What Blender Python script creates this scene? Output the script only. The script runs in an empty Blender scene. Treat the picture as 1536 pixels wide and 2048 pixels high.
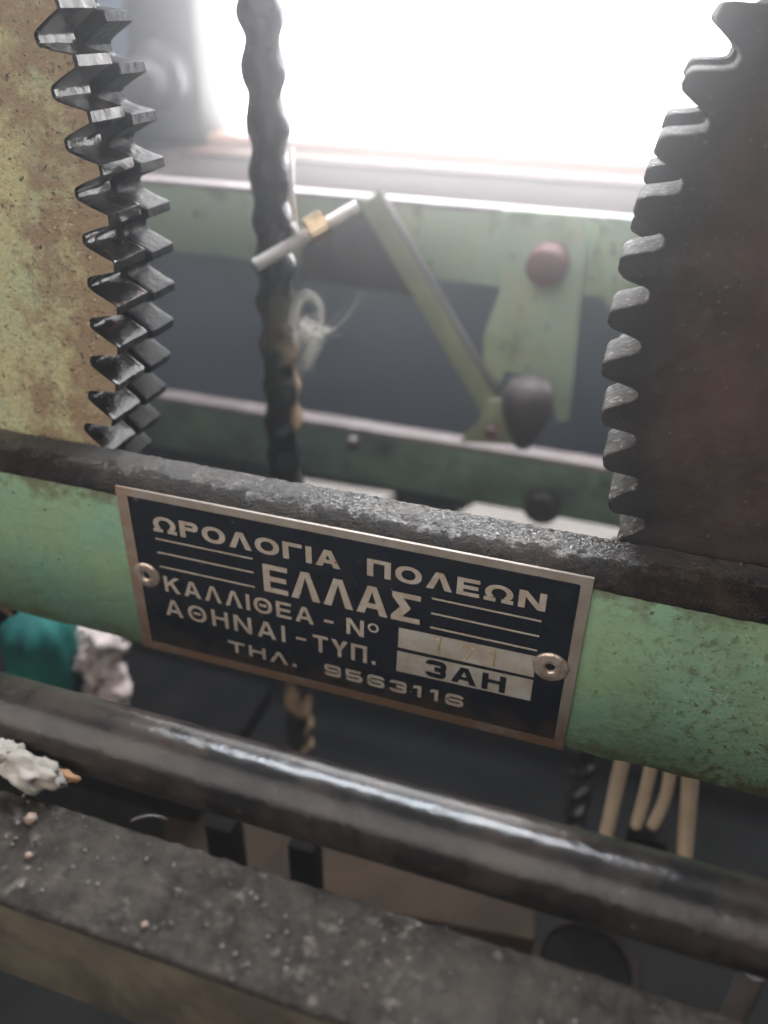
import bpy, bmesh, math, random
from mathutils import Vector, Matrix, noise

S = bpy.context.scene
COL = S.collection

# ------------------------------------------------------------------ camera
F_PX = 1650.0                                   # focal length in pixels of a 1536 x 2048 frame
CAM = Vector((0.09999218, -0.12714175, 0.1320973))
FW = Vector((-0.25693089, 0.81125966, -0.5252088))
RI = Vector((0.95021281, 0.31119841, 0.01584835))
UP = Vector((-0.17630127, 0.4949882, 0.8508258))
cd = bpy.data.cameras.new('camera')
co = bpy.data.objects.new('camera', cd)
COL.objects.link(co)
cd.sensor_fit = 'VERTICAL'
cd.sensor_height = 24.0
cd.sensor_width = 18.0
cd.lens = F_PX / 2048.0 * 24.0
cd.clip_start = 0.005
cd.clip_end = 50.0
cd.dof.use_dof = True
cd.dof.focus_distance = 0.153
cd.dof.aperture_fstop = cd.lens / 2.5           # a pupil 2.5 mm across
m3 = Matrix((RI, UP, -FW)).transposed().to_4x4()
m3.translation = CAM
co.matrix_world = m3
S.camera = co

# ------------------------------------------------------------------ light
W = bpy.data.worlds.new('World')
S.world = W
W.use_nodes = True
bg = W.node_tree.nodes['Background']
bg.inputs[0].default_value = (0.86, 0.93, 1.0, 1)
bg.inputs[1].default_value = 0.12
SKY_STRENGTH = 13.0


def area(name, loc, target, size, power, col):
    l = bpy.data.lights.new(name, 'AREA')
    l.shape = 'RECTANGLE'
    l.size, l.size_y = size
    l.energy = power
    l.color = col
    o = bpy.data.objects.new(name, l)
    COL.objects.link(o)
    o.location = loc
    o.rotation_euler = (Vector(target) - Vector(loc)).to_track_quat('-Z', 'Y').to_euler()
    return o


area('room_light', (-0.32, -0.85, 0.74), (0.03, 0, 0.03), (1.7, 1.1), 23.0, (1.0, 0.96, 0.90))

area('shaft_strip_light', (0.05, 0.385, 0.79), (0.05, -0.05, 0.03), (0.9, 0.05), 38.0, (0.86, 0.93, 1.0))  # cool strip lamp added to draw the highlight along the shaft

S.view_settings.view_transform = 'Standard'
S.view_settings.look = 'None'
S.view_settings.gamma = 1
S.view_settings.exposure = 0
S.view_settings.use_curve_mapping = False
S.render.engine = 'CYCLES'
S.cycles.use_denoising = True
S.cycles.max_bounces = 8
S.cycles.volume_bounces = 0
S.cycles.sample_clamp_indirect = 6.0

GLARE_DENSITY = 0.68  # density of the volume that imitates lens glare
GLARE_ANISO = 0.9


# ------------------------------------------------------------------ helpers
def at(px, py, x=None, y=None, z=None):
    """point of the real scene seen at pixel (px, py) of the 1536 x 2048 photograph, on one world plane"""
    d = FW + RI * ((px - 768) / F_PX) - UP * ((py - 1024) / F_PX)
    if y is not None:
        t = (y - CAM.y) / d.y
    elif z is not None:
        t = (z - CAM.z) / d.z
    else:
        t = (x - CAM.x) / d.x
    return CAM + d * t


def tag(o, label=None, cat=None, group=None, kind=None):
    if label:
        o['label'] = label
    if cat:
        o['category'] = cat
    if group:
        o['group'] = group
    if kind:
        o['kind'] = kind
    return o


def empty(name, loc, label, cat, group=None):
    o = bpy.data.objects.new(name, None)
    COL.objects.link(o)
    o.location = loc
    o.empty_display_size = 0.01
    return tag(o, label, cat, group)


def world_loc(o):
    v = Vector((0, 0, 0))
    while o is not None:
        v += o.location
        o = o.parent
    return v


def obj(name, bm, mats, parent=None, smooth=None, origin=None):
    """links a bmesh given in world coordinates as one mesh object"""
    off = world_loc(parent) if parent else Vector((0, 0, 0))
    if origin is not None:
        off = off + (Vector(origin) - off)
    bmesh.ops.translate(bm, verts=bm.verts, vec=-off)
    me = bpy.data.meshes.new(name)
    bm.normal_update()
    bm.to_mesh(me)
    bm.free()
    o = bpy.data.objects.new(name, me)
    COL.objects.link(o)
    for m in (mats if isinstance(mats, (list, tuple)) else [mats]):
        me.materials.append(m)
    if parent:
        o.parent = parent
        if origin is not None:
            o.location = Vector(origin) - world_loc(parent)
    elif origin is not None:
        o.location = origin
    if smooth is not None:
        me.polygons.foreach_set('use_smooth', [True] * len(me.polygons))
        if smooth < 179:
            try:
                me.set_sharp_from_angle(angle=math.radians(smooth))
            except Exception:
                pass
    return o


def box(bm, a, b, bevel=0.0, seg=2):
    r = bmesh.ops.create_cube(bm, size=1.0)
    vs = r['verts']
    a, b = Vector(a), Vector(b)
    c, s = (a + b) / 2, (b - a)
    for v in vs:
        v.co = Vector((v.co.x * s.x, v.co.y * s.y, v.co.z * s.z)) + c
    if bevel:
        es = list({e for v in vs for e in v.link_edges})
        bmesh.ops.bevel(bm, geom=es, offset=bevel, segments=seg, affect='EDGES', profile=0.5)


def tube(bm, pts, rad, n=14, caps=True, jitter=0.0, jscale=300.0):
    pts = [Vector(p) for p in pts]
    rings = []
    prev = None
    for i, p in enumerate(pts):
        t = (pts[min(i + 1, len(pts) - 1)] - pts[max(i - 1, 0)]).normalized()
        if prev is None:
            a = Vector((0, 0, 1)) if abs(t.z) < 0.9 else Vector((1, 0, 0))
            u = t.cross(a).normalized()
        else:
            u = (prev - t * prev.dot(t)).normalized()
        prev = u
        w = t.cross(u)
        r = rad(i / max(1, len(pts) - 1)) if callable(rad) else rad
        ring = []
        for k in range(n):
            an = 2 * math.pi * k / n
            d = u * math.cos(an) + w * math.sin(an)
            rr = r
            if jitter:
                rr += jitter * noise.noise((p + d * r) * jscale)
            ring.append(bm.verts.new(p + d * rr))
        rings.append(ring)
    for a, b in zip(rings, rings[1:]):
        for k in range(n):
            bm.faces.new((a[k], a[(k + 1) % n], b[(k + 1) % n], b[k]))
    if caps:
        bm.faces.new(rings[0][::-1])
        bm.faces.new(rings[-1])


def lathe(bm, profile, centre, axis='z', n=40, flip=False):
    """profile: (radius, along-axis) pairs"""
    c = Vector(centre)
    rings = []
    for r, h in profile:
        if r < 1e-7:
            rings.append([bm.verts.new(c + ax(axis, 0, 0, h))])
        else:
            rings.append([bm.verts.new(c + ax(axis, r * math.cos(2 * math.pi * k / n), r * math.sin(2 * math.pi * k / n), h)) for k in range(n)])
    for a, b in zip(rings, rings[1:]):
        for k in range(n):
            k2 = (k + 1) % n
            if len(a) == 1 and len(b) == 1:
                continue
            if len(a) == 1:
                f = (a[0], b[k2], b[k])
            elif len(b) == 1:
                f = (a[k], a[k2], b[0])
            else:
                f = (a[k], a[k2], b[k2], b[k])
            bm.faces.new(f)
    bmesh.ops.recalc_face_normals(bm, faces=bm.faces)


def ax(axis, a, b, h):
    if axis == 'z':
        return Vector((a, b, h))
    if axis == 'y':
        return Vector((a, h, b))
    return Vector((h, a, b))


def prism(bm, pts, depth, bevel=0.0):
    """closed outline of world points pushed by the vector depth"""
    n = len(pts)
    a = [bm.verts.new(Vector(p)) for p in pts]
    b = [bm.verts.new(Vector(p) + Vector(depth)) for p in pts]
    f1 = bm.faces.new(a)
    f2 = bm.faces.new(b[::-1])
    for k in range(n):
        bm.faces.new((a[k], b[k], b[(k + 1) % n], a[(k + 1) % n]))
    bmesh.ops.recalc_face_normals(bm, faces=bm.faces)
    if bevel:
        es = [e for f in (f1, f2) for e in f.edges]
        bmesh.ops.bevel(bm, geom=es, offset=bevel, segments=2, affect='EDGES', profile=0.5)


def lump(bm, c, r, sub=2, amp=0.35, seed=0, squash=(1, 1, 1)):
    ret = bmesh.ops.create_icosphere(bm, subdivisions=sub, radius=1.0)
    for v in ret['verts']:
        d = v.co.normalized()
        k = 1 + amp * noise.noise(d * 1.7 + Vector((seed * 3.1, seed * 1.7, seed)))
        k += amp * 0.22 * noise.noise(d * 11 + Vector((seed, 2, seed * 1.9))) if sub > 2 else 0
        k += amp * 0.5 * noise.noise(d * 4.1 + Vector((seed * 2.1, seed * 0.7, seed)))
        v.co = Vector((d.x * squash[0], d.y * squash[1], d.z * squash[2])) * r * k + Vector(c)


# ------------------------------------------------------------------ materials
class NT:
    def __init__(self, name):
        self.m = bpy.data.materials.new(name)
        self.m.use_nodes = True
        self.t = self.m.node_tree
        self.b = self.t.nodes['Principled BSDF']
        self.tc = self.t.nodes.new('ShaderNodeTexCoord').outputs['Object']

    def n(self, typ, **kw):
        nd = self.t.nodes.new(typ)
        for k, v in kw.items():
            setattr(nd, k, v)
        return nd

    def link(self, a, b):
        self.t.links.new(a, b)

    def noise(self, scale, detail=4, rough=0.6, stretch=None, off=(0, 0, 0), dist=0.0):
        mp = self.n('ShaderNodeMapping')
        mp.inputs['Location'].default_value = off
        if stretch:
            mp.inputs['Scale'].default_value = stretch
        self.link(self.tc, mp.inputs['Vector'])
        nz = self.n('ShaderNodeTexNoise')
        nz.inputs['Scale'].default_value = scale
        nz.inputs['Detail'].default_value = detail
        nz.inputs['Roughness'].default_value = rough
        nz.inputs['Distortion'].default_value = dist
        self.link(mp.outputs[0], nz.inputs['Vector'])
        return nz.outputs['Fac']

    def ramp(self, v, lo, hi, a=0.0, b=1.0):
        r = self.n('ShaderNodeMapRange')
        r.interpolation_type = 'SMOOTHSTEP'
        for k, x in zip(('From Min', 'From Max', 'To Min', 'To Max'), (lo, hi, a, b)):
            r.inputs[k].default_value = x
        self.link(v, r.inputs['Value'])
        return r.outputs[0]

    def math(self, op, a, b=None):
        nd = self.n('ShaderNodeMath', operation=op)
        for i, x in enumerate((a, b)):
            if x is None:
                continue
            if isinstance(x, (int, float)):
                nd.inputs[i].default_value = x
            else:
                self.link(x, nd.inputs[i])
        return nd.outputs[0]

    def mix(self, fac, a, b):
        nd = self.n('ShaderNodeMix', data_type='RGBA')
        if isinstance(fac, (int, float)):
            nd.inputs[0].default_value = fac
        else:
            self.link(fac, nd.inputs[0])
        for s, x in ((6, a), (7, b)):
            if isinstance(x, (tuple, list)):
                nd.inputs[s].default_value = (*x, 1)
            else:
                self.link(x, nd.inputs[s])
        return nd.outputs[2]

    def axis(self, i):
        s = self.n('ShaderNodeSeparateXYZ')
        self.link(self.tc, s.inputs[0])
        return s.outputs[i]

    def radial(self):
        s = self.n('ShaderNodeSeparateXYZ')
        self.link(self.tc, s.inputs[0])
        return self.math('SQRT', self.math('ADD', self.math('MULTIPLY', s.outputs[0], s.outputs[0]), self.math('MULTIPLY', s.outputs[2], s.outputs[2])))

    def specks(self, scale, size, density, off=(0, 0, 0), stretch=None):
        """small scattered spots: 1 inside a spot"""
        mp = self.n('ShaderNodeMapping')
        mp.inputs['Location'].default_value = off
        if stretch:
            mp.inputs['Scale'].default_value = stretch
        self.link(self.tc, mp.inputs['Vector'])
        v = self.n('ShaderNodeTexVoronoi')
        v.inputs['Scale'].default_value = scale
        self.link(mp.outputs[0], v.inputs['Vector'])
        sp = self.ramp(v.outputs['Distance'], size * 0.5, size, 1, 0)
        sc = self.n('ShaderNodeSeparateColor')
        self.link(v.outputs['Color'], sc.inputs[0])
        g = self.math('LESS_THAN', sc.outputs[0], density)
        return self.math('MULTIPLY', sp, g)

    def flecks(self, scale, lo, hi, off=(0, 0, 0), stretch=None):
        return self.ramp(self.noise(scale, 2, 0.5, stretch, off), lo, hi)

    def bump(self, h, dist, strength=1.0):
        bp = self.n('ShaderNodeBump')
        bp.inputs['Distance'].default_value = dist
        bp.inputs['Strength'].default_value = strength
        self.link(h, bp.inputs['Height'])
        if self.b.inputs['Normal'].is_linked:
            self.link(self.b.inputs['Normal'].links[0].from_socket, bp.inputs['Normal'])
        self.link(bp.outputs[0], self.b.inputs['Normal'])

    def out(self, col, rough, metal=0.0, spec=0.5):
        for k, x in (('Base Color', col), ('Roughness', rough), ('Metallic', metal), ('Specular IOR Level', spec)):
            if isinstance(x, (int, float)):
                self.b.inputs[k].default_value = x
            elif isinstance(x, tuple):
                self.b.inputs[k].default_value = (*x, 1)
            else:
                self.link(x, self.b.inputs[k])
        return self.m


def simple(name, a, b, scale, rough=0.6, metal=0.0, bump=0.0, bscale=None, lo=0.35, hi=0.65, spec=0.5, specks=None, stretch=None):
    q = NT(name)
    c = q.mix(q.ramp(q.noise(scale, 6, 0.65, stretch=stretch), lo, hi), a, b)
    if specks:
        for (col, sc, sz, den) in specks:
            c = q.mix(q.specks(sc, sz, den), c, col)
    if bump:
        q.bump(q.noise(bscale or scale * 4, 5, 0.6), bump)
    return q.out(c, rough, metal, spec)


def make_materials():
    M = {}
    # green hammered paint of the front beam, brown grime along its lower and upper edge
    q = NT('green_paint')
    c = q.mix(q.ramp(q.noise(45, 5, 0.6), 0.35, 0.68), (0.165, 0.285, 0.190), (0.205, 0.290, 0.150))
    c = q.mix(q.ramp(q.noise(22, 4, 0.6, off=(3, 1, 2)), 0.46, 0.70, 0, 0.6), c, (0.120, 0.265, 0.195))
    zz = q.axis(2)
    edge = q.math('ADD', zz, q.ramp(q.noise(170, 6, 0.7, off=(7, 2, 1)), 0.3, 0.7, -0.004, 0.006))
    c = q.mix(q.ramp(edge, -0.001, 0.006, 0.7, 0.0), c, (0.130, 0.120, 0.040))
    c = q.mix(q.ramp(q.math('ADD', zz, q.ramp(q.noise(120, 6, 0.7, off=(1, 5, 1)), 0.3, 0.7, -0.004, 0.006)), 0.0380, 0.0445, 0, 0.8), c, (0.085, 0.070, 0.035))
    xr = q.ramp(q.axis(0), 0.098, 0.125, 0.25, 1.0)
    sp1 = q.ramp(q.noise(420, 5, 0.7, off=(2, 9, 4)), 0.50, 0.66, 0, 0.85)
    c = q.mix(q.math('MULTIPLY', sp1, xr), c, (0.070, 0.050, 0.020))
    st = q.ramp(q.noise(130, 6, 0.7, off=(5, 5, 8)), 0.58, 0.70, 0, 0.8)
    c = q.mix(q.math('MULTIPLY', st, xr), c, (0.085, 0.045, 0.018))
    c = q.mix(q.math('MULTIPLY', xr, q.ramp(q.math('ADD', zz, q.ramp(q.noise(260, 5, 0.7, off=(3, 8, 2)), 0.3, 0.7, -0.005, 0.006)), 0.001, 0.0045, 0.85, 0)), c, (0.080, 0.050, 0.020))
    c = q.mix(q.math('MULTIPLY', xr, q.ramp(q.noise(60, 5, 0.65, off=(9, 1, 1)), 0.35, 0.65, 0.15, 0.6)), c, (0.095, 0.135, 0.075))
    c = q.mix(q.flecks(420, 0.67, 0.76), c, (0.060, 0.070, 0.035))
    c = q.mix(q.math('MULTIPLY', q.flecks(1100, 0.60, 0.72, off=(3, 2, 1)), xr), c, (0.060, 0.060, 0.032))
    c = q.mix(q.math('MULTIPLY', q.flecks(1500, 0.66, 0.74, off=(1, 7, 1)), xr), c, (0.36, 0.38, 0.32))
    q.bump(q.noise(700, 4, 0.6, stretch=(0.55, 1, 1)), 0.00016)
    q.bump(q.noise(150, 4, 0.6), 0.0003)
    M['green_paint'] = q.out(c, q.ramp(q.noise(200, 4), 0.3, 0.7, 0.32, 0.6))

    # old crust of oil and dust
    q = NT('grime_crust')
    c = q.mix(q.ramp(q.noise(260, 6, 0.7), 0.35, 0.65), (0.011, 0.009, 0.008), (0.034, 0.026, 0.021))
    c = q.mix(q.ramp(q.noise(70, 5, 0.7, off=(4, 2, 2)), 0.48, 0.70, 0, 0.6), c, (0.085, 0.055, 0.035))
    oil = q.ramp(q.math('ADD', q.axis(1), q.ramp(q.noise(300, 5, 0.7, off=(2, 6, 1)), 0.3, 0.7, -0.0025, 0.0025)), 0.0035, 0.0070)
    c = q.mix(q.math('MULTIPLY', oil, q.flecks(1300, 0.64, 0.74)), c, (0.13, 0.12, 0.11))
    q.bump(q.ramp(q.noise(1500, 4, 0.7, stretch=(0.75, 1, 1)), 0.35, 0.65), 0.0006)
    q.bump(q.noise(500, 4, 0.6), 0.0005)
    M['grime_crust'] = q.out(c, q.ramp(oil, 0, 1, 0.65, 0.20), 0.0, q.ramp(oil, 0, 1, 0.15, 1.0))

    # nameplate
    q = NT('plate_black')
    c = q.mix(q.ramp(q.noise(160, 6, 0.7), 0.45, 0.75), (0.005, 0.0065, 0.0105), (0.014, 0.0135, 0.0145))
    zz = q.axis(2)
    c = q.mix(q.ramp(q.math('ADD', zz, q.ramp(q.noise(200, 5, 0.7), 0.3, 0.7, -0.004, 0.004)), 0.002, 0.009, 0.7, 0), c, (0.035, 0.024, 0.017))
    c = q.mix(q.flecks(300, 0.70, 0.78), c, (0.075, 0.062, 0.05))
    c = q.mix(q.flecks(700, 0.74, 0.80, off=(2, 2, 2)), c, (0.40, 0.37, 0.33))
    q.bump(q.noise(500, 4, 0.6), 0.00006)
    M['plate_black'] = q.out(c, q.ramp(q.noise(140, 5, 0.7), 0.35, 0.65, 0.26, 0.5), 0.0, 0.25)
    q = NT('plate_metal')
    c = q.mix(q.ramp(q.noise(120, 6, 0.7), 0.35, 0.7), (0.24, 0.205, 0.175), (0.185, 0.145, 0.112))
    zz = q.axis(2)
    xx = q.axis(0)
    n1 = q.ramp(q.noise(160, 6, 0.7, off=(3, 3, 3)), 0.3, 0.7, -0.006, 0.006)
    rust = q.ramp(q.math('ADD', zz, n1), 0.000, 0.010, 0.95, 0.0)
    rust2 = q.ramp(q.math('ADD', xx, n1), -0.004, 0.010, 0.75, 0.0)
    rust = q.math('MAXIMUM', rust, rust2)
    rust = q.math('MAXIMUM', rust, q.ramp(q.noise(240, 6, 0.7, off=(8, 1, 3)), 0.60, 0.72, 0, 0.7))
    c = q.mix(rust, c, (0.165, 0.085, 0.045))
    c = q.mix(q.specks(500, 0.22, 0.12), c, (0.06, 0.05, 0.045))
    q.bump(q.noise(900, 4, 0.6), 0.00008)
    M['plate_metal'] = q.out(c, q.ramp(rust, 0, 1, 0.48, 0.75), 0.25)
    M['letter_metal'] = simple('letter_metal', (0.42, 0.36, 0.30), (0.34, 0.265, 0.205), 260, 0.5, 0.25, 0.00005, 900, specks=[((0.10, 0.07, 0.05), 600, 0.2, 0.10)])
    M['panel_metal'] = simple('panel_metal', (0.45, 0.41, 0.36), (0.34, 0.28, 0.22), 150, 0.42, 0.35, 0.00005, 700, specks=[((0.20, 0.13, 0.07), 420, 0.2, 0.10)])
    M['stamp'] = simple('stamp', (0.85, 0.70, 0.45), (0.50, 0.34, 0.16), 500, 0.3, 0.6)
    M['rivet'] = simple('rivet', (0.56, 0.47, 0.41), (0.36, 0.25, 0.18), 420, 0.33, 0.7, 0.00008, 1200)

    # gears
    def gear_face(name, green, olive, brown, rim_r, mixes):
        q = NT(name)
        c = q.mix(q.ramp(q.noise(60, 6, 0.65, stretch=(1.4, 1, 0.6)), 0.40, 0.66), olive, green)
        rr = q.math('ADD', q.radial(), q.ramp(q.noise(110, 6, 0.7), 0.3, 0.7, -0.014, 0.014))
        c = q.mix(q.ramp(rr, rim_r - 0.028, rim_r - 0.006, 0, mixes), c, brown)
        c = q.mix(q.ramp(q.noise(150, 6, 0.72, off=(2, 7, 4)), 0.55, 0.70, 0, 0.75), c, brown)
        c = q.mix(q.ramp(q.noise(520, 5, 0.7, off=(2, 1, 4)), 0.56, 0.66, 0, 0.6), c, (0.06, 0.042, 0.025))
        c = q.mix(q.flecks(330, 0.68, 0.76), c, (0.025, 0.022, 0.018))
        c = q.mix(q.flecks(1000, 0.64, 0.74, off=(8, 1, 1)), c, (0.05, 0.035, 0.02))
        c = q.mix(q.flecks(1100, 0.68, 0.77, off=(4, 1, 1)), c, (0.50, 0.46, 0.34))
        q.bump(q.noise(800, 5, 0.7), 0.0007)
        return q.out(c, q.ramp(q.noise(200, 4), 0.3, 0.7, 0.35, 0.6))
    M['gear_green'] = gear_face('gear_green_paint', (0.385, 0.405, 0.235), (0.445, 0.390, 0.205), (0.240, 0.150, 0.085), 0.15, 0.9)

    q = NT('gear_oily_brown')
    c = q.mix(q.ramp(q.noise(38, 6, 0.65), 0.38, 0.68), (0.026, 0.018, 0.016), (0.060, 0.034, 0.026))
    c = q.mix(q.ramp(q.noise(300, 6, 0.7, off=(3, 1, 2)), 0.5, 0.7, 0, 0.6), c, (0.045, 0.032, 0.026))
    c = q.mix(q.ramp(q.radial(), 0.108, 0.117, 0, 0.85), c, (0.012, 0.012, 0.014))
    c = q.mix(q.flecks(900, 0.73, 0.80, stretch=(0.8, 1, 0.8)), c, (0.12, 0.10, 0.09))
    c = q.mix(q.flecks(1500, 0.70, 0.78, off=(5, 5, 5)), c, (0.16, 0.14, 0.13))
    c = q.mix(q.flecks(170, 0.74, 0.79, off=(2, 5, 1)), c, (0.22, 0.09, 0.045))
    q.bump(q.noise(800, 4, 0.6), 0.00012)
    q.bump(q.noise(90, 3, 0.5), 0.0003)
    M['gear_brown'] = q.out(c, q.ramp(q.noise(160, 4), 0.3, 0.7, 0.38, 0.62))

    q = NT('tooth_steel')
    g = q.ramp(q.noise(330, 6, 0.7), 0.42, 0.6)
    c = q.mix(g, (0.003, 0.003, 0.003), (0.014, 0.011, 0.010))
    c = q.mix(q.ramp(q.noise(240, 5, 0.7, off=(6, 2, 2)), 0.56, 0.7, 0, 0.6), c, (0.16, 0.085, 0.04))
    q.bump(q.noise(900, 4, 0.6), 0.00012)
    M['tooth_steel'] = q.out(c, q.ramp(q.noise(280, 4, off=(1, 2, 3)), 0.3, 0.7, 0.06, 0.22), 0.08, 0.40)
    M['tooth_grease'] = simple('tooth_grease', (0.004, 0.004, 0.005), (0.013, 0.012, 0.012), 240, 0.3, 0.0, 0.0003, 700, spec=0.07)
    q = NT('tooth_dusty')
    c = q.mix(q.ramp(q.noise(520, 6, 0.7), 0.38, 0.62), (0.010, 0.009, 0.009), (0.090, 0.078, 0.068))
    q.bump(q.noise(1100, 5, 0.65), 0.00035)
    c = q.mix(q.flecks(700, 0.60, 0.68), c, (0.26, 0.235, 0.21))
    M['tooth_dusty'] = q.out(c, 0.7, 0.0, 0.2)

    # shafts and bars
    q = NT('shaft_steel')
    c = q.mix(q.ramp(q.noise(90, 6, 0.7), 0.38, 0.62), (0.012, 0.011, 0.011), (0.034, 0.027, 0.024))
    c = q.mix(q.ramp(q.noise(140, 6, 0.7, off=(3, 3, 1), stretch=(0.4, 1, 1)), 0.54, 0.70, 0, 0.55), c, (0.050, 0.031, 0.023))
    c = q.mix(q.flecks(700, 0.68, 0.78), c, (0.075, 0.058, 0.048))
    q.bump(q.noise(800, 5, 0.65), 0.00010)
    M['shaft'] = q.out(c, q.ramp(q.noise(220, 5, 0.7), 0.35, 0.65, 0.09, 0.19), 0.18, 0.32)
    q = NT('dusty_grey')
    c = q.mix(q.ramp(q.noise(300, 6, 0.7), 0.36, 0.64), (0.011, 0.0085, 0.0068), (0.034, 0.0265, 0.0210))
    c = q.mix(q.ramp(q.noise(50, 5, 0.65, off=(2, 3, 1)), 0.45, 0.7, 0, 0.45), c, (0.070, 0.058, 0.048))
    pt = q.ramp(q.noise(55, 4, 0.6, off=(6, 2, 3)), 0.38, 0.62, 0.1, 1.0)
    c = q.mix(q.math('MULTIPLY', pt, q.flecks(420, 0.56, 0.72)), c, (0.095, 0.080, 0.068))
    c = q.mix(q.math('MULTIPLY', pt, q.flecks(800, 0.64, 0.76, off=(3, 1, 2))), c, (0.17, 0.15, 0.135))
    q.bump(q.noise(900, 5, 0.7), 0.0009)
    M['dusty_grey'] = q.out(c, 0.48, 0.0, 0.22)
    M['bar_side'] = simple('bar_side_paint', (0.085, 0.068, 0.045), (0.045, 0.033, 0.025), 80, 0.6, 0, 0.0002, 400)
    M['dust_grain'] = simple('dust_grain', (0.17, 0.15, 0.13), (0.09, 0.075, 0.065), 60, 0.6)

    # rope, rod, background machine frame
    q = NT('greasy_rope')
    c = q.mix(q.ramp(q.noise(120, 5, 0.65), 0.4, 0.66), (0.010, 0.010, 0.012), (0.028, 0.026, 0.026))
    low = q.ramp(q.axis(2), -0.075, -0.03, 1.0, 0.0)
    pat = q.ramp(q.noise(70, 3, 0.5, off=(1, 1, 4), stretch=(1, 1, 0.6)), 0.51, 0.60)
    c = q.mix(q.math('MULTIPLY', pat, q.math('ADD', q.math('MULTIPLY', low, 0.9), 0.05)), c, (0.27, 0.18, 0.11))
    q.bump(q.noise(200, 4, 0.6), 0.0006)
    M['rope'] = q.out(c, 0.24, 0.0, 0.6)
    M['rod_steel'] = simple('rod_steel', (0.72, 0.66, 0.64), (0.55, 0.47, 0.45), 200, 0.45, 0.0)
    M['brass'] = simple('old_brass', (0.50, 0.38, 0.25), (0.30, 0.20, 0.11), 220, 0.3, 0.7)
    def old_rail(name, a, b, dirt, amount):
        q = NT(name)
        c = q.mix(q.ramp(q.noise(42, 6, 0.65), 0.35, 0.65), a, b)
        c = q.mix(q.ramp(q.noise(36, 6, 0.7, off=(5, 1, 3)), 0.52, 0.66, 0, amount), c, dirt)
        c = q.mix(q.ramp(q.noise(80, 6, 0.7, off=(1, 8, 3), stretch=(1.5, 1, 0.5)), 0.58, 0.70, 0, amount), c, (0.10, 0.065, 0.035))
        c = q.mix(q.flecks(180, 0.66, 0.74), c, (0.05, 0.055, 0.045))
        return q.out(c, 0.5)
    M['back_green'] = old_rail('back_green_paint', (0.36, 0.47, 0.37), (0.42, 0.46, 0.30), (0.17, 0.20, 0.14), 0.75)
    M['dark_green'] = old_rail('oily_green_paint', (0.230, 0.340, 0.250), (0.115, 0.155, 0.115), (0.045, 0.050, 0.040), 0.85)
    M['brace_olive'] = simple('olive_brace_paint', (0.30, 0.33, 0.18), (0.24, 0.24, 0.15), 60, 0.5)
    M['edge_pink'] = simple('pale_top_edge', (0.34, 0.29, 0.29), (0.24, 0.18, 0.18), 90, 0.45)  # paler tone for the top strips of both rear rails
    M['dark_sheet'] = simple('dark_sheet_brown', (0.050, 0.045, 0.044), (0.075, 0.060, 0.056), 70, 0.8, spec=0.2)  # dark brown of the shade sheet, shared by strut flange and pin
    M['red_knob'] = simple('red_oxide', (0.155, 0.066, 0.056), (0.115, 0.05, 0.044), 90, 0.55)
    M['dark_metal'] = simple('dark_oiled_metal', (0.040, 0.034, 0.036), (0.065, 0.050, 0.048), 120, 0.38, 0.2)
    M['brown_metal'] = simple('brown_oxide_metal', (0.058, 0.042, 0.040), (0.040, 0.031, 0.030), 90, 0.55, 0, spec=0.3)
    M['dull_rim'] = simple('dull_pale_rim', (0.020, 0.015, 0.014), (0.012, 0.010, 0.009), 60, 0.9, 0, spec=0.05)
    M['soot'] = simple('sooty_black', (0.003, 0.003, 0.003), (0.007, 0.006, 0.006), 60, 0.8, 0, spec=0.05)
    M['wall'] = simple('dark_wall', (0.120, 0.142, 0.186), (0.150, 0.174, 0.222), 12, 0.8)
    M['floor'] = simple('dark_floor', (0.010, 0.0095, 0.009), (0.015, 0.0143, 0.0138), 20, 0.9, spec=0.05)
    M['frame_grey'] = simple('window_frame_paint', (0.070, 0.058, 0.052), (0.045, 0.038, 0.036), 30, 0.5)
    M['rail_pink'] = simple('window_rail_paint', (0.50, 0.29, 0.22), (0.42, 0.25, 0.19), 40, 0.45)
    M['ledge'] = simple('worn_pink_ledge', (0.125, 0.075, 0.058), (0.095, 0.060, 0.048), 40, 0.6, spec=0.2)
    M['sill'] = simple('sill_stone', (0.055, 0.042, 0.040), (0.040, 0.030, 0.028), 35, 0.85, spec=0.15)
    M['beige'] = simple('beige_board', (0.48, 0.41, 0.36), (0.40, 0.34, 0.30), 30, 0.8)
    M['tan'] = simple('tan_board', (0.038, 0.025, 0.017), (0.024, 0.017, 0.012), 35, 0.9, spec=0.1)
    M['teal'] = simple('teal_plastic', (0.010, 0.120, 0.095), (0.008, 0.060, 0.056), 40, 0.75, spec=0.2)
    M['plaster'] = simple('pinkish_plaster', (0.50, 0.43, 0.40), (0.36, 0.27, 0.25), 120, 0.85)
    M['cream'] = simple('cream_insulation', (0.52, 0.39, 0.27), (0.44, 0.32, 0.22), 60, 0.5)
    M['white_scrap'] = simple('white_scrap', (0.25, 0.22, 0.19), (0.18, 0.155, 0.13), 150, 0.8)
    M['orange_tip'] = simple('orange_tip', (0.24, 0.125, 0.055), (0.18, 0.09, 0.04), 200, 0.7)
    M['crumb'] = simple('pale_crumb', (0.22, 0.15, 0.115), (0.16, 0.11, 0.085), 300, 0.8)
    M['fluff'] = simple('pale_fluff', (0.70, 0.67, 0.62), (0.6, 0.55, 0.5), 100, 0.9)
    q = NT('sky_glow')
    q.out((0, 0, 0), 1.0)
    q.b.inputs['Emission Color'].default_value = (1.0, 0.985, 0.97, 1)
    q.b.inputs['Emission Strength'].default_value = SKY_STRENGTH
    M['sky'] = q.m
    return M


M = make_materials()

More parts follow.
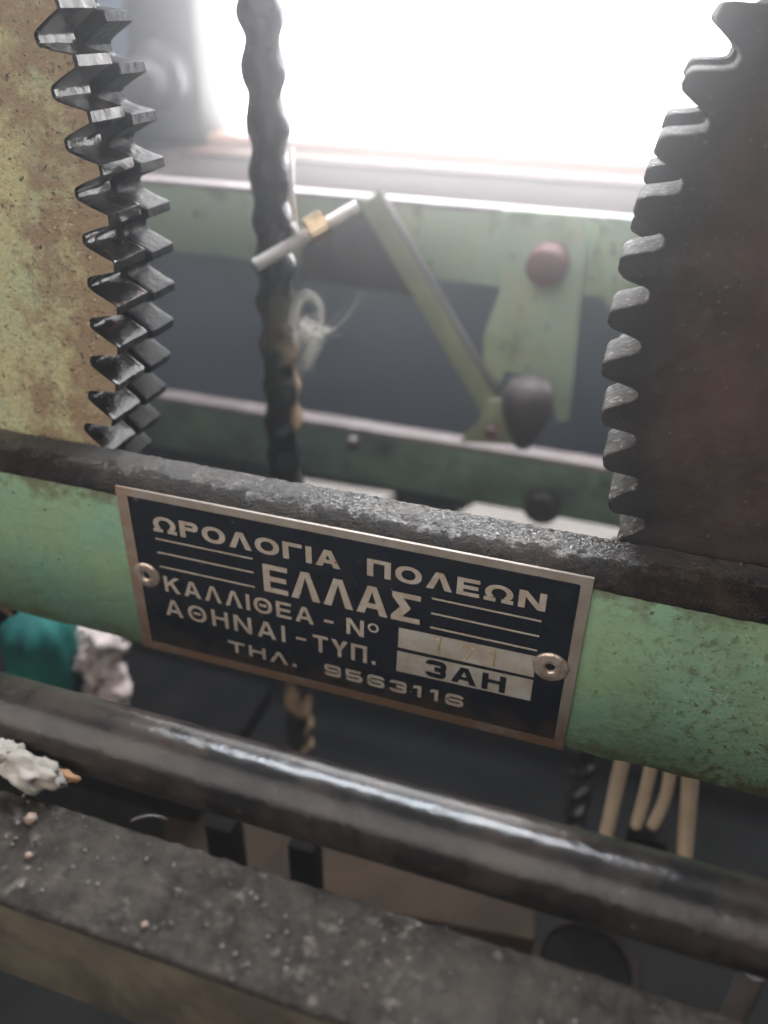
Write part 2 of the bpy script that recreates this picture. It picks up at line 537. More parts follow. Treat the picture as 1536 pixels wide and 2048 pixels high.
# ------------------------------------------------------------------ the setting: sky, floor, wall, window
bm = bmesh.new()
prism(bm, [(-1.3, 1.2, -0.5), (1.6, 1.2, -0.5), (1.6, 1.2, 1.3), (-1.3, 1.2, 1.3)], (0, 0.01, 0))
tag(obj('sky', bm, M['sky']), kind='structure')

FLOOR_Z = -0.21
WALL_Y = 0.45
bm = bmesh.new()
box(bm, (-1.5, -0.28, FLOOR_Z - 0.02), (1.7, WALL_Y - 0.001, FLOOR_Z))
tag(obj('floor', bm, M['floor']), kind='structure')

SILL_Z = 0.035
WX0 = at(412, 100, y=0.5).x            # left side of the window opening
WX1, WZ1 = 0.52, 0.62
bm = bmesh.new()
box(bm, (-1.5, WALL_Y, FLOOR_Z - 0.02), (1.7, 0.56, SILL_Z - 0.02))
box(bm, (-1.5, WALL_Y, SILL_Z - 0.02), (WX0 - 0.058, 0.56, 0.8))
box(bm, (WX1 + 0.05, WALL_Y, SILL_Z - 0.02), (1.7, 0.56, 0.8))
box(bm, (WX0 - 0.058, WALL_Y, WZ1), (WX1 + 0.05, 0.56, 0.8))
w = obj('wall', bm, M['wall'])
tag(w, 'dark blue grey wall below the bright window', 'wall')

win = empty('window', (0.1, 0.5, SILL_Z), 'bright overexposed window with pale sill above the green back rail', 'window')
bm = bmesh.new()
box(bm, (WX0 - 0.058, 0.485, SILL_Z), (WX0, 0.53, WZ1), 0.006)
obj('frame_post', bm, M['frame_grey'], win, 40)
bm = bmesh.new()
box(bm, (WX1, 0.485, SILL_Z), (WX1 + 0.05, 0.53, WZ1), 0.006)
obj('frame_post', bm, M['frame_grey'], win, 40)
bm = bmesh.new()
box(bm, (WX0, 0.49, SILL_Z), (WX1, 0.528, SILL_Z + 0.0095), 0.002)
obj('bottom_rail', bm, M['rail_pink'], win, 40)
bm = bmesh.new()
box(bm, (WX0, 0.448, SILL_Z - 0.0003), (WX1, 0.4895, SILL_Z + 0.0022), 0.001)
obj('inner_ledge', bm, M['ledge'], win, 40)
bm = bmesh.new()
box(bm, (WX0, 0.49, WZ1 - 0.04), (WX1, 0.528, WZ1), 0.003)
obj('top_rail', bm, M['frame_grey'], win, 40)
bm = bmesh.new()
box(bm, (-0.55, 0.368, SILL_Z - 0.0195), (0.75, 0.56, SILL_Z - 0.0005), 0.004)
obj('sill', bm, M['sill'], win, 40)
p = at(300, 160, y=0.47)
bm = bmesh.new()
lathe(bm, [(0, -0.018), (0.012, -0.017), (0.016, -0.012), (0.016, 0.0), (0.024, 0.002), (0.026, 0.014), (0, 0.0148)], p, 'y', 32)
obj('latch_knob', bm, M['dark_metal'], win, 40)


# ------------------------------------------------------------------ the beam that carries the nameplate
def beam_section(rough_x):
    pass


def xs_between(a, fa, fb, b, fine, coarse):
    out = []
    x = a
    while x < b - 1e-9:
        out.append(x)
        x += fine if fa <= x <= fb else coarse
    out.append(b)
    return out


beam = empty('nameplate_beam', (0, 0, 0), 'green painted steel bar across the middle carrying the engraved nameplate', 'beam')
bm = bmesh.new()
sec = [(0.0, 0.0006), (0.0006, 0.0), (0.0114, 0.0), (0.012, 0.0006), (0.012, 0.0436), (0.0054, 0.0442), (0.0022, 0.0435), (0.0006, 0.0425), (0.0, 0.0412)]
xs = xs_between(-0.42, -0.07, 0.17, 0.52, 0.0014, 0.02)
rows = []
for x in xs:
    row = []
    for (y, z) in sec:
        d = 0.00035 * noise.noise(Vector((x * 170, y * 170, z * 170)))
        if z < 0.001:
            d += 0.0005 * noise.noise(Vector((x * 90, 3.3, 1.0)))
        row.append(bm.verts.new((x, y + (d if y < 0.001 and 0.003 < z else 0) * 0.2, z + (d if z < 0.002 else 0))))
    rows.append(row)
n = len(sec)
for a, b in zip(rows, rows[1:]):
    for k in range(n):
        bm.faces.new((a[k], a[(k + 1) % n], b[(k + 1) % n], b[k]))
bm.faces.new(rows[0])
bm.faces.new(rows[-1][::-1])
bmesh.ops.recalc_face_normals(bm, faces=bm.faces)
obj('bar', bm, M['green_paint'], beam, 50)

# crust of grime lying over the rounded top of the bar
bm = bmesh.new()
prof = []
NP = 34
for i in range(NP + 1):
    s = i / NP
    if s < 0.35:                      # rounded front shoulder
        a = s / 0.35 * math.pi / 2
        prof.append((0.0056 - 0.0061 * math.cos(a), 0.0416 + 0.0036 * math.sin(a)))
    else:
        prof.append((0.0056 + (s - 0.35) / 0.65 * 0.0066, 0.0452))
xs = xs_between(-0.30, -0.035, 0.135, 0.40, 0.00034, 0.003)
rows = []
for x in xs:
    row = []
    for i, (y, z) in enumerate(prof):
        p = Vector((x, y, z))
        h = 0.00010 * noise.noise(p * 520) + 0.00022 * noise.noise(p * 1400 + Vector((3, 1, 7))) * (0.35 if i < NP * .4 else 1.0) + 0.00018 * noise.noise(p * 110)
        h += 0.00022 * max(0.0, noise.noise(Vector((x * 900, y * 900, 5.5))) - 0.1)
        s = i / NP
        ny, nz = (-math.cos(s / 0.35 * math.pi / 2), math.sin(s / 0.35 * math.pi / 2)) if s < 0.35 else (0.0, 1.0)
        if i == 0:                    # ragged lower rim of the crust, drooping on the right
            droop = 0.0005 + 0.0006 * noise.noise(Vector((x * 150, 1.5, 0))) + 0.0003 * noise.noise(Vector((x * 600, 2.5, 0)))
            droop += 0.0012 * min(1, max(0, (x - 0.098) / 0.02))
            row.append(bm.verts.new((x, 0.0008, z - droop)))
            continue
        if i == NP:
            y += 0.00035 * noise.noise(Vector((x * 700, 9.1, 0)))
        row.append(bm.verts.new((x, y + ny * h, z + nz * h)))
    rows.append(row)
for a, b in zip(rows, rows[1:]):
    for k in range(len(prof) - 1):
        bm.faces.new((a[k], b[k], b[k + 1], a[k + 1]))
# close the back of the crust down to the bar
low = [bm.verts.new((r[-1].co.x, 0.0122, 0.0425)) for r in rows]
for i in range(len(rows) - 1):
    bm.faces.new((rows[i][-1], rows[i + 1][-1], low[i + 1], low[i]))
obj('grime_crust', bm, M['grime_crust'], beam, 180)

# ------------------------------------------------------------------ nameplate with its writing
PW, PH = 0.1000, 0.0443
plate = empty('nameplate', (0, -0.0007, 0), 'black engraved maker plate with bronze border and Greek capitals riveted to the green bar', 'nameplate')
bm = bmesh.new()
box(bm, (0, -0.0007, 0.0), (PW, 0.00005, PH), 0.00018)
obj('border', bm, M['plate_metal'], plate, 40)
bm = bmesh.new()
prism(bm, [(0.0029, -0.00085, 0.0027), (0.0978, -0.00085, 0.0027), (0.0978, -0.00085, 0.0425), (0.0029, -0.00085, 0.0425)], (0, 0.0003, 0), 0.00004)
obj('black_field', bm, M['plate_black'], plate)


class Pen:
    """draws flat letters as thin solids: strokes in millimetres on the plate"""
    def __init__(self, y0=-0.00086, step=0.000003, thick=0.00006):
        self.bm = bmesh.new()
        self.k = 0
        self.y0, self.step, self.t = y0, step, thick

    def poly(self, pts):
        y = self.y0 - self.t - self.step * (self.k % 7)
        self.k += 1
        vs = [self.bm.verts.new((u / 1000, y, v / 1000)) for u, v in pts]
        bs = [self.bm.verts.new((u / 1000, self.y0 + 0.00003, v / 1000)) for u, v in pts]
        fs = [self.bm.faces.new(vs)]
        n = len(vs)
        for i in range(n):
            fs.append(self.bm.faces.new((vs[i], bs[i], bs[(i + 1) % n], vs[(i + 1) % n])))
        bmesh.ops.recalc_face_normals(self.bm, faces=fs)
        fs[0].normal_update()
        if fs[0].normal.y > 0:
            bmesh.ops.reverse_faces(self.bm, faces=fs)

    def strip(self, outer, inner):
        for i in range(len(outer) - 1):
            y = self.y0 - self.t - self.step * (self.k % 7)
            pts = (outer[i], outer[i + 1], inner[i + 1], inner[i])
            vs = [self.bm.verts.new((u / 1000, y, v / 1000)) for u, v in pts]
            f = self.bm.faces.new(vs)
            f.normal_update()
            if f.normal.y > 0:
                f.normal_flip()
        self.k += 1

    def path(self, pts, s, close=False):
        """constant-width ribbon with mitred corners"""
        pts = [Vector((a, b)) for a, b in pts]
        n = len(pts)
        L, R = [], []
        for i in range(n):
            if close:
                d0 = (pts[i] - pts[i - 1]).normalized()
                d1 = (pts[(i + 1) % n] - pts[i]).normalized()
            else:
                d0 = (pts[i] - pts[i - 1]).normalized() if i else (pts[1] - pts[0]).normalized()
                d1 = (pts[i + 1] - pts[i]).normalized() if i < n - 1 else d0
            nv = Vector((-d0.y - d1.y, d0.x + d1.x))
            nv.normalize()
            c = max(0.4, nv.dot(Vector((-d0.y, d0.x))))
            L.append(tuple(pts[i] + nv * (s / 2 / c)))
            R.append(tuple(pts[i] - nv * (s / 2 / c)))
        if close:
            L.append(L[0])
            R.append(R[0])
        self.strip(L, R)


def arc(cx, cy, rx, ry, a0, a1, n=14, e=2.0):
    out = []
    for i in range(n + 1):
        a = math.radians(a0 + (a1 - a0) * i / n)
        c, s = math.cos(a), math.sin(a)
        k = (abs(c) ** e + abs(s) ** e) ** (-1 / e)
        out.append((cx + rx * c * k, cy + ry * s * k))
    return out


def glyph(P, ch, x, y, w, h, sv, sh):
    """one capital in the box (x, y, w, h); sv, sh: widths of upright and level strokes"""
    def rect(a, b, c, d):
        P.poly([(x + a, y + b), (x + c, y + b), (x + c, y + d), (x + a, y + d)])

    def diag(a, b, c, d, t):
        P.poly([(x + a, y + b), (x + a + t, y + b), (x + c + t, y + d), (x + c, y + d)])
    t = sv * 1.12
    if ch == 'Ι':
        rect((w - sv) / 2, 0, (w + sv) / 2, h)
    elif ch == 'Γ':
        rect(0, 0, sv, h); rect(sv, h - sh, w, h)
    elif ch == 'Π':
        rect(0, 0, sv, h); rect(w - sv, 0, w, h); rect(sv, h - sh, w - sv, h)
    elif ch == 'Τ':
        rect((w - sv) / 2, 0, (w + sv) / 2, h - sh); rect(0, h - sh, w, h)
    elif ch == 'Η':
        rect(0, 0, sv, h); rect(w - sv, 0, w, h); rect(sv, h * .46, w - sv, h * .46 + sh)
    elif ch == 'Ε':
        rect(0, 0, sv, h); rect(sv, 0, w, sh); rect(sv, h - sh, w, h); rect(sv, (h - sh) / 2, w * .94, (h + sh) / 2)
    elif ch in 'ΛΑ':
        m = w / 2
        tp = t * .55
        P.poly([(x, y), (x + t, y), (x + m, y + h - t * .75), (x + m, y + h), (x + m - tp, y + h)])
        P.poly([(x + w, y), (x + w - t, y), (x + m, y + h - t * .75), (x + m, y + h), (x + m + tp, y + h)])
        if ch == 'Α':
            rect(w * .22, h * .22, w * .78, h * .22 + sh)
    elif ch == 'Ν':
        rect(0, 0, sv, h); rect(w - sv, 0, w, h); P.poly([(x, y + h), (x + sv * 1.15, y + h), (x + w, y), (x + w - sv * 1.15, y)])
    elif ch == 'Κ':
        rect(0, 0, sv, h)
        P.poly([(x + sv, y + h * .36), (x + sv, y + h * .36 + t * 1.15), (x + w - t * 1.2, y + h), (x + w, y + h)])
        P.poly([(x + sv + (w - sv) * .22, y + h * .50), (x + sv + (w - sv) * .44, y + h * .68), (x + w, y), (x + w - t * 1.2, y)])
    elif ch == 'Υ':
        rect((w - sv) / 2, 0, (w + sv) / 2, h * .45)
        P.poly([(x, y + h), (x + t * 1.1, y + h), (x + (w + sv) / 2, y + h * .42), (x + (w - sv) / 2, y + h * .42)])
        P.poly([(x + w, y + h), (x + w - t * 1.1, y + h), (x + (w - sv) / 2, y + h * .42), (x + (w + sv) / 2, y + h * .42)])
    elif ch == 'Σ':
        rect(0, 0, w, sh); rect(w * .03, h - sh, w, h)
        m = w * .52
        P.poly([(x + w * .03, y + h - sh), (x + w * .03 + t * 1.35, y + h - sh), (x + m + t * .55, y + h / 2), (x + m - t * .75, y + h / 2)])
        P.poly([(x, y + sh), (x + t * 1.35, y + sh), (x + m + t * .55, y + h / 2), (x + m - t * .75, y + h / 2)])
    elif ch in 'ΟΘ':
        o = arc(x + w / 2, y + h / 2, w / 2, h / 2, 0, 360, 36, 2.25)
        i = arc(x + w / 2, y + h / 2, w / 2 - sv, h / 2 - sh, 0, 360, 36, 2.15)
        P.strip(o, i)
        if ch == 'Θ':
            rect(w * .3, (h - sh) / 2, w * .7, (h + sh) / 2)
    elif ch == 'Ρ':
        rect(0, 0, sv, h)
        b = h * .56
        cx = w - b / 2 * 1.05
        rect(sv, h - sh, cx, h); rect(sv, h - b, cx, h - b + sh)
        P.strip(arc(x + cx, y + h - b / 2, w - cx, b / 2, -90, 90, 14), arc(x + cx, y + h - b / 2, w - cx - sv, b / 2 - sh, -90, 90, 14))
    elif ch == 'Ω':
        c0, c1 = -52, 232
        hy = h * .52
        P.strip(arc(x + w / 2, y + hy, w * .48, h - hy, c0, c1, 30), arc(x + w / 2, y + hy, w * .48 - sv, h - hy - sh, c0, c1, 30))
        rect(0, 0, w * .40, sh); rect(w * .60, 0, w, sh)
        P.poly([(x + w * .17, y + h * .22), (x + w * .36, y + h * .2), (x + w * .40, y + sh * .9), (x + w * .22, y + sh * .9)])
        P.poly([(x + w * .83, y + h * .22), (x + w * .64, y + h * .2), (x + w * .60, y + sh * .9), (x + w * .78, y + sh * .9)])
    elif ch == '-':
        rect(0, h * .36, w, h * .36 + sh)
    elif ch == '.':
        rect(0, 0, sv, sh * 1.1)
    elif ch in '95631':
        s = sv
        a, b, c, d = x + s / 2, x + w - s / 2, y + sh / 2, y + h - sh / 2
        m = (c + d) / 2
        r = (d - c) * .2

        def cor(cx, cy, a0, a1, rr=r):
            return arc(cx, cy, rr, rr, a0, a1, 5)
        if ch == '1':
            rect(w * .5, 0, w * .5 + s, h)
            P.poly([(x + w * .5, y + h), (x + w * .5, y + h - sh * 1.1), (x + w * .12, y + h - sh * 1.5), (x + w * .12, y + h - sh * .5)])
        if ch in '6':
            P.path(cor(b - r, d - r, 0, 90) + cor(a + r, d - r, 90, 180) + cor(a + r, c + r, 180, 270) + cor(b - r, c + r, 270, 360) + cor(b - r, m - r, 0, 90) + [(a, m)], s)
        if ch in '9':
            P.path(cor(a + r, c + r, 180, 270) + cor(b - r, c + r, 270, 360) + cor(b - r, d - r, 0, 90) + cor(a + r, d - r, 90, 180) + cor(a + r, m + r, 180, 270) + [(b, m)], s)
        if ch == '5':
            P.path([(b, d), (a, d), (a, m), (b - r, m)] + cor(b - r, m - r, 90, 0)[1:] + cor(b - r, c + r, 360, 270) + cor(a + r, c + r, 270, 180), s)
        if ch == '3':
            P.path(cor(a + r, d - r, 180, 90) + cor(b - r, d - r, 90, 0) + cor(b - r, m + r, 360, 270) + [(a + w * .3, m)], s)
            P.path([(a + w * .3, m - 0.001)] + cor(b - r, m - r, 90, 0) + cor(b - r, c + r, 360, 270) + cor(a + r, c + r, 270, 180), s)


REL = {'Ι': .36, 'Γ': .86, 'Ρ': .9, 'Ε': .9, 'Λ': 1.05, 'Α': 1.08, 'Ο': 1.1, 'Ω': 1.15, 'Π': 1.0, 'Ν': 1.05, 'Σ': .98, 'Κ': 1.0,
       'Θ': 1.12, 'Η': .98, 'Τ': .98, 'Υ': 1.05, '3': .9}


def line(P, text, x0, x1, y, h, sv, sh, gap):
    wsum = sum(REL.get(c, 1.0) if c != 'Ι' else 0 for c in text)
    ni = text.count('Ι')
    k = (x1 - x0 - gap * (len(text) - 1) - ni * sv) / wsum
    x = x0
    for c in text:
        wd = sv if c == 'Ι' else REL.get(c, 1.0) * k
        glyph(P, c, x, y, wd, h, sv, sh)
        x += wd + gap


def text_part(draw, mat='letter_metal', name='lettering', **kw):
    P = Pen(**kw)
    draw(P)
    return obj(name, P.bm, M[mat], plate)


text_part(lambda P: (line(P, 'ΩΡΟΛΟΓΙΑ', 8.3, 51.0, 34.9, 4.05, 1.30, .86, .82), line(P, 'ΠΟΛΕΩΝ', 56.7, 92.2, 34.9, 4.05, 1.30, .86, .9)))
text_part(lambda P: line(P, 'ΕΛΛΑΣ', 33.6, 68.0, 25.2, 7.1, 1.55, 1.22, .75))


def address(P):
    line(P, 'ΚΑΛΛΙΘΕΑ', 8.9, 44.8, 18.9, 4.25, .86, .70, .95)
    glyph(P, '-', 47.2, 18.9, 2.1, 4.2, .86, .62)
    glyph(P, 'Ν', 52.2, 18.6, 3.9, 4.3, .86, .7)
    glyph(P, 'Ο', 56.95, 20.5, 2.4, 2.4, .5, .45)


def town(P):
    line(P, 'ΑΘΗΝΑΙ', 8.2, 37.9, 12.1, 4.55, .88, .72, 1.35)
    glyph(P, '-', 40.5, 12.3, 2.3, 4.2, .86, .62)
    line(P, 'ΤΥΠ', 44.4, 56.8, 11.6, 4.6, .88, .72, .75)
    glyph(P, '.', 57.9, 11.7, .9, 1, .9, .8)


def phone(P):
    line(P, 'ΤΗΛ', 23.5, 38.2, 5.5, 3.15, .82, .62, 1.0)
    glyph(P, '.', 39.3, 5.5, .9, 1, .9, .75)
    x = 46.9
    for c in '9563116':
        wd = 2.6 if c == '1' else 3.9
        glyph(P, c, x, 5.5, wd, 3.15, .82, .66)
        x += wd + 1.12


text_part(address)
text_part(town)
text_part(phone)
for (x0, x1, vs) in ((8.4, 31.4, (32.95, 29.4, 25.6)), (70.2, 91.8, (32.5, 28.8, 25.2))):
    for v in vs:
        P = Pen()
        P.poly([(x0, v - .2), (x1, v - .2), (x1, v + .2), (x0, v + .2)])
        obj('rule_line', P.bm, M['letter_metal'], plate)
P = Pen(thick=0.00008)
P.poly([(63.6, 18.1), (91.9, 18.3), (91.6, 23.7), (63.7, 23.3)])
o = obj('number_panel', P.bm, M['panel_metal'], plate)
P = Pen(y0=-0.00096, thick=0.00018)
P.path([(71.6, 22.6), (72.2, 23.0), (72.15, 18.7)], .5)
P.path([(76.6, 22.3), (77.6, 22.5), (79.6, 22.4), (78.4, 20.6), (77.6, 18.8)], .42)
P.path([(82.2, 21.9), (82.6, 22.7), (83.5, 22.9), (83.5, 21.0), (83.5, 18.8)], .5)
s = obj('stamped_number', P.bm, M['stamp'], o)
P = Pen(thick=0.00008)
P.poly([(63.4, 11.5), (91.9, 11.9), (91.9, 17.5), (63.5, 17.0)])
o = obj('type_panel', P.bm, M['panel_metal'], plate)
P = Pen(y0=-0.00096, thick=0.00004)
line(P, '3ΑΗ', 69.7, 86.6, 12.3, 4.35, 1.25, .9, 1.1)
obj('type_lettering', P.bm, M['plate_black'], o)
for (u, v, r) in ((4.7, 22.3, 3.35), (94.8, 21.9, 3.55)):
    bm = bmesh.new()
    lathe(bm, [(r, 0.15), (r, -.25), (r * .95, -.50), (r * .84, -.66), (r * .62, -.78), (r * .45, -.80), (r * .36, -.72), (r * .29, -.50), (r * .26, -.05), (0, .0)], (u, -0.7, v), 'y', 40)
    for vv in bm.verts:
        vv.co = vv.co / 1000 + 0.00006 * Vector((noise.noise(vv.co * 1.1), noise.noise(vv.co * 1.3 + Vector((5, 0, 0))), noise.noise(vv.co * 1.2)))
    obj('rivet', bm, M['rivet'], plate, 60)


# ------------------------------------------------------------------ gears
def tooth_outline(R, depth, N, phase, kind):
    Rr = R - depth
    d = depth
    if kind == 'sharp':
        half = [(0, .5), (0, .425), (.07, .36), (.28, .29), (.62, .195), (.93, .125), (1.0, .10), (1.0, .04)]
    else:
        half = [(0, .5), (.01, .44), (.08, .385), (.22, .335), (.50, .265), (.80, .20), (.94, .155), (1.0, .09)]
    pts = []
    for k in range(N):
        c = phase + 360.0 / N * k
        wob = 0.012 * math.sin(k * 12.9898) * 43.7 % 0.02
        for f, t in half:
            pts.append((Rr + d * (f - (wob if f > .9 else 0)), c - t * 360 / N))
        for f, t in half[::-1]:
            if t < .5:
                pts.append((Rr + d * (f - (wob if f > .9 else 0)), c + t * 360 / N))
    return pts


def gear_rim(bm, cx, cz, y0, y1, outline, inner, bev=0.0003):
    def ring(y, dr):
        out_ = []
        for r, a in outline:
            p = Vector((r * math.cos(math.radians(a)), y, r * math.sin(math.radians(a))))
            w_ = 0.00022 * noise.noise(p * 330) + 0.00016 * noise.noise(p * 900)
            q_ = r - dr + w_
            out_.append(bm.verts.new((cx + q_ * math.cos(math.radians(a)), y, cz + q_ * math.sin(math.radians(a)))))
        return out_
    ys = [(y0, bev * 1.3), (y0 + bev, 0.0)]
    nseg = max(2, int((y1 - y0) / 0.0012))
    for i in range(1, nseg):
        ys.append((y0 + (y1 - y0) * i / nseg, 0.00005 * math.sin(i * 2.1)))
    ys += [(y1 - bev, 0.0), (y1, bev * 1.3)]
    rings = [ring(y, d) for y, d in ys]
    n = len(outline)

    def inn(y):
        return [bm.verts.new((cx + inner * math.cos(math.radians(a)), y, cz + inner * math.sin(math.radians(a)))) for r, a in outline]
    rings = [inn(y0)] + rings + [inn(y1)]
    rings.append(rings[0])
    for a, b in zip(rings, rings[1:]):
        for k in range(n):
            bm.faces.new((a[k], a[(k + 1) % n], b[(k + 1) % n], b[k]))
    bmesh.ops.recalc_face_normals(bm, faces=bm.faces)


def gear_face(bm, cx, cz, y, outline, inset, hub, thick=0.0):
    n = len(outline)
    rmax = max(r for r, a in outline)
    rmin = min(r for r, a in outline)
    prev = [bm.verts.new((cx + (r - inset) * math.cos(math.radians(a)), y, cz + (r - inset) * math.sin(math.radians(a)))) for r, a in outline]
    for rad in (rmin - 0.004, rmin * .8, hub):
        cur = [bm.verts.new((cx + rad * math.cos(math.radians(a)), y, cz + rad * math.sin(math.radians(a)))) for r, a in outline]
        for k in range(n):
            bm.faces.new((prev[k], prev[(k + 1) % n], cur[(k + 1) % n], cur[k]))
        prev = cur
    bm.normal_update()
    if sum(f.normal.y for f in bm.faces) > 0:
        bmesh.ops.reverse_faces(bm, faces=bm.faces)


def build_gear(name, label, c, R, depth, N, phase, kind, y0, y1, rim_mat, face_mat, hub=0.03):
    cx, cz = c
    g = empty(name, (cx, y0, cz), label, 'gear')
    ol = tooth_outline(R, depth, N, phase, kind)
    bm = bmesh.new()
    gear_rim(bm, cx, cz, y0, y1, ol, R * .8)
    obj('toothed_rim', bm, rim_mat, g, 38)
    bm = bmesh.new()
    gear_face(bm, cx, cz, y0 - 0.0003, ol, 0.00035, 0.02)
    obj('side_face', bm, face_mat, g, 30)
    bm = bmesh.new()
    lathe(bm, [(0, -0.003), (hub, -0.003), (hub, y1 - y0 + 0.003), (0, y1 - y0 + 0.003)], (cx, y0, cz), 'y', 48)
    obj('hub', bm, rim_mat, g, 40)
    bm = bmesh.new()
    lathe(bm, [(hub + 0.001, 0.002), (R * .81, 0.002), (R * .81, y1 - y0 - 0.001), (hub + 0.001, y1 - y0 - 0.001)], (cx, y0, cz), 'y', 96)
    obj('web_disc', bm, rim_mat, g, 40)
    return g


build_gear('front_gear', 'large gear with dirty green painted side and shiny black teeth, nearer of the left pair',
           (-0.1514, 0.0971), 0.1501, 0.0066, 104, -0.65, 'sharp', 0.0140, 0.0250, M['tooth_steel'], M['gear_green'])
build_gear('back_gear', 'dark greasy gear standing just behind the green sided gear',
           (-0.1530, 0.0950), 0.1496, 0.0066, 104, -0.65, 'sharp', 0.0300, 0.0395, M['tooth_grease'], M['tooth_grease'])
build_gear('brown_gear', 'large oily brown black gear with dusty worn teeth on the right',
           (0.2163, 0.0883), 0.1220, 0.0060, 84, 184.75, 'worn', 0.0140, 0.0255, M['tooth_dusty'], M['gear_brown'])

build_gear('hind_gear', 'second dusty worn gear half hidden behind the large brown gear on the right',
           (0.2163, 0.0883), 0.1220, 0.0060, 84, 184.75, 'worn', 0.0450, 0.0560, M['tooth_dusty'], M['gear_brown'])

# ------------------------------------------------------------------ shaft below the nameplate
p1, p2 = at(800, 1561, y=-0.05), at(800, 1737, y=-0.05)
SR = 0.0061
sc_ = CAM + ((p1 - CAM).normalized() + (p2 - CAM).normalized()) * 0.5 * ((p1 - CAM).length + (p2 - CAM).length) / 2
bm = bmesh.new()
xs = xs_between(-0.35, -0.04, 0.16, 0.45, 0.0008, 0.02)
rows = []
NS = 72
for x in xs:
    row = []
    for k in range(NS):
        a = 2 * math.pi * k / NS
        d = Vector((0, math.cos(a), math.sin(a)))
        p = Vector((x, 0, 0)) + d * SR
        r = SR + 0.00004 * noise.noise(p * 420) + 0.00004 * noise.noise(p * 1100) + 0.00006 * noise.noise(p * 60)
        row.append(bm.verts.new((x, sc_.y + math.cos(a) * r, sc_.z + math.sin(a) * r)))
    rows.append(row)
for a, b in zip(rows, rows[1:]):
    for k in range(NS):
        bm.faces.new((a[k], a[(k + 1) % NS], b[(k + 1) % NS], b[k]))
bm.faces.new(rows[0][::-1])
bm.faces.new(rows[-1])
bmesh.ops.recalc_face_normals(bm, faces=bm.faces)
tag(obj('round_shaft', bm, M['shaft'], None, 180, origin=(0, sc_.y, sc_.z)), 'dark round steel shaft with a bright highlight running below the nameplate', 'shaft')

# ------------------------------------------------------------------ dusty bar in the foreground
BZ = 0.025
by0 = at(340, 1924, z=BZ).y
by1 = at(340, 1680, z=BZ).y
fb = empty('foreground_bar', (0, by0, BZ), 'flat dusty grey bar in the foreground along the lower edge', 'bar')
bm = bmesh.new()
xs = xs_between(-0.30, 0.0, 0.13, 0.40, 0.0005, 0.008)
NB = 36
rows = []
for x in xs:
    row = []
    for k in range(NB + 1):
        y = by0 + (by1 - by0) * k / NB
        p = Vector((x, y, 0))
        h = 0.00022 * noise.noise(p * 420) + 0.00060 * max(0, noise.noise(p * 800 + Vector((4, 4, 1))) - 0.1) + 0.0002 * noise.noise(p * 110)
        if k in (0, NB):
            y += 0.0003 * noise.noise(Vector((x * 400, k, 0)))
            h -= 0.0004
        row.append(bm.verts.new((x, y, BZ + h)))
    row = [bm.verts.new((x, by0 + 0.0002, BZ - 0.0015))] + row + [bm.verts.new((x, by1 - 0.0002, BZ - 0.0015))]
    rows.append(row)
for a, b in zip(rows, rows[1:]):
    for k in range(NB + 2):
        bm.faces.new((a[k], b[k], b[k + 1], a[k + 1]))
obj('dusty_top', bm, M['dusty_grey'], fb, 180)
bm = bmesh.new()
zb = at(0, 1948, y=by0).z
box(bm, (-0.30, by0 + 0.0003, zb), (0.40, by1 - 0.0003, BZ - 0.0006), 0.0005)
obj('bar_body', bm, M['bar_side'], fb, 40)

rnd = random.Random(4)
bm = bmesh.new()
for i in range(160):
    x = rnd.uniform(-0.01, 0.14)
    y = rnd.uniform(by0, by1)
    r = rnd.choice((0.00012, 0.00016, 0.0002, 0.0003))
    lump(bm, (x, y, BZ + r * .6 + 0.0001), r, 1, 0.3, i)
tag(obj('dust_grains', bm, M['dust_grain'], None, 180), 'fine pale dust grains scattered on the grey foreground bar', 'dust', kind='stuff')

# scrap and crumbs lying on the bar
c = at(62, 1545, z=BZ + 0.003)
sw = empty('white_scrap', (c.x, c.y, BZ), 'white crumpled scrap with an orange tip at the left end of the grey bar', 'scrap')
bm = bmesh.new()
lump(bm, c, 0.0040, 4, 0.5, 2, (1.35, .7, .65))
lump(bm, c + Vector((-0.0055, 0.001, 0.0010)), 0.0026, 4, 0.7, 5, (1, .8, .8))
obj('scrap_body', bm, M['white_scrap'], sw, 180)
bm = bmesh.new()
lump(bm, at(132, 1552, z=BZ + 0.0022), 0.0016, 3, 0.5, 7, (1.5, .6, .5))
obj('orange_tip', bm, M['orange_tip'], sw, 180)
for px, py, r, lab in ((62, 1638, 0.0009, 'larger pinkish crumb on the grey bar below the white scrap'),
                       (57, 1711, 0.00055, 'smaller pinkish crumb on the grey bar near its left edge'),
                       (290, 1850, 0.0005, 'tiny orange crumb on the grey bar toward its front edge')):
    bm = bmesh.new()
    c = at(px, py, z=BZ + r * .7)
    lump(bm, c, r, 2, 0.3, px)
    tag(obj('crumb', bm, M['crumb'], None, 180, origin=c), lab, 'crumb', 'crumbs on the foreground bar')
bm = bmesh.new()
a, b, c = at(262, 1642, z=BZ + 0.0012), at(300, 1622, z=BZ + 0.003), at(335, 1640, z=BZ + 0.0008)
tube(bm, [a.lerp(b, t).lerp(b.lerp(c, t), t) for t in [i / 14 for i in range(15)]], 0.00022, 8)
tag(obj('metal_shaving', bm, M['dark_metal'], None, 180, origin=b), 'dark curled metal shaving on the rear edge of the grey bar', 'shaving')


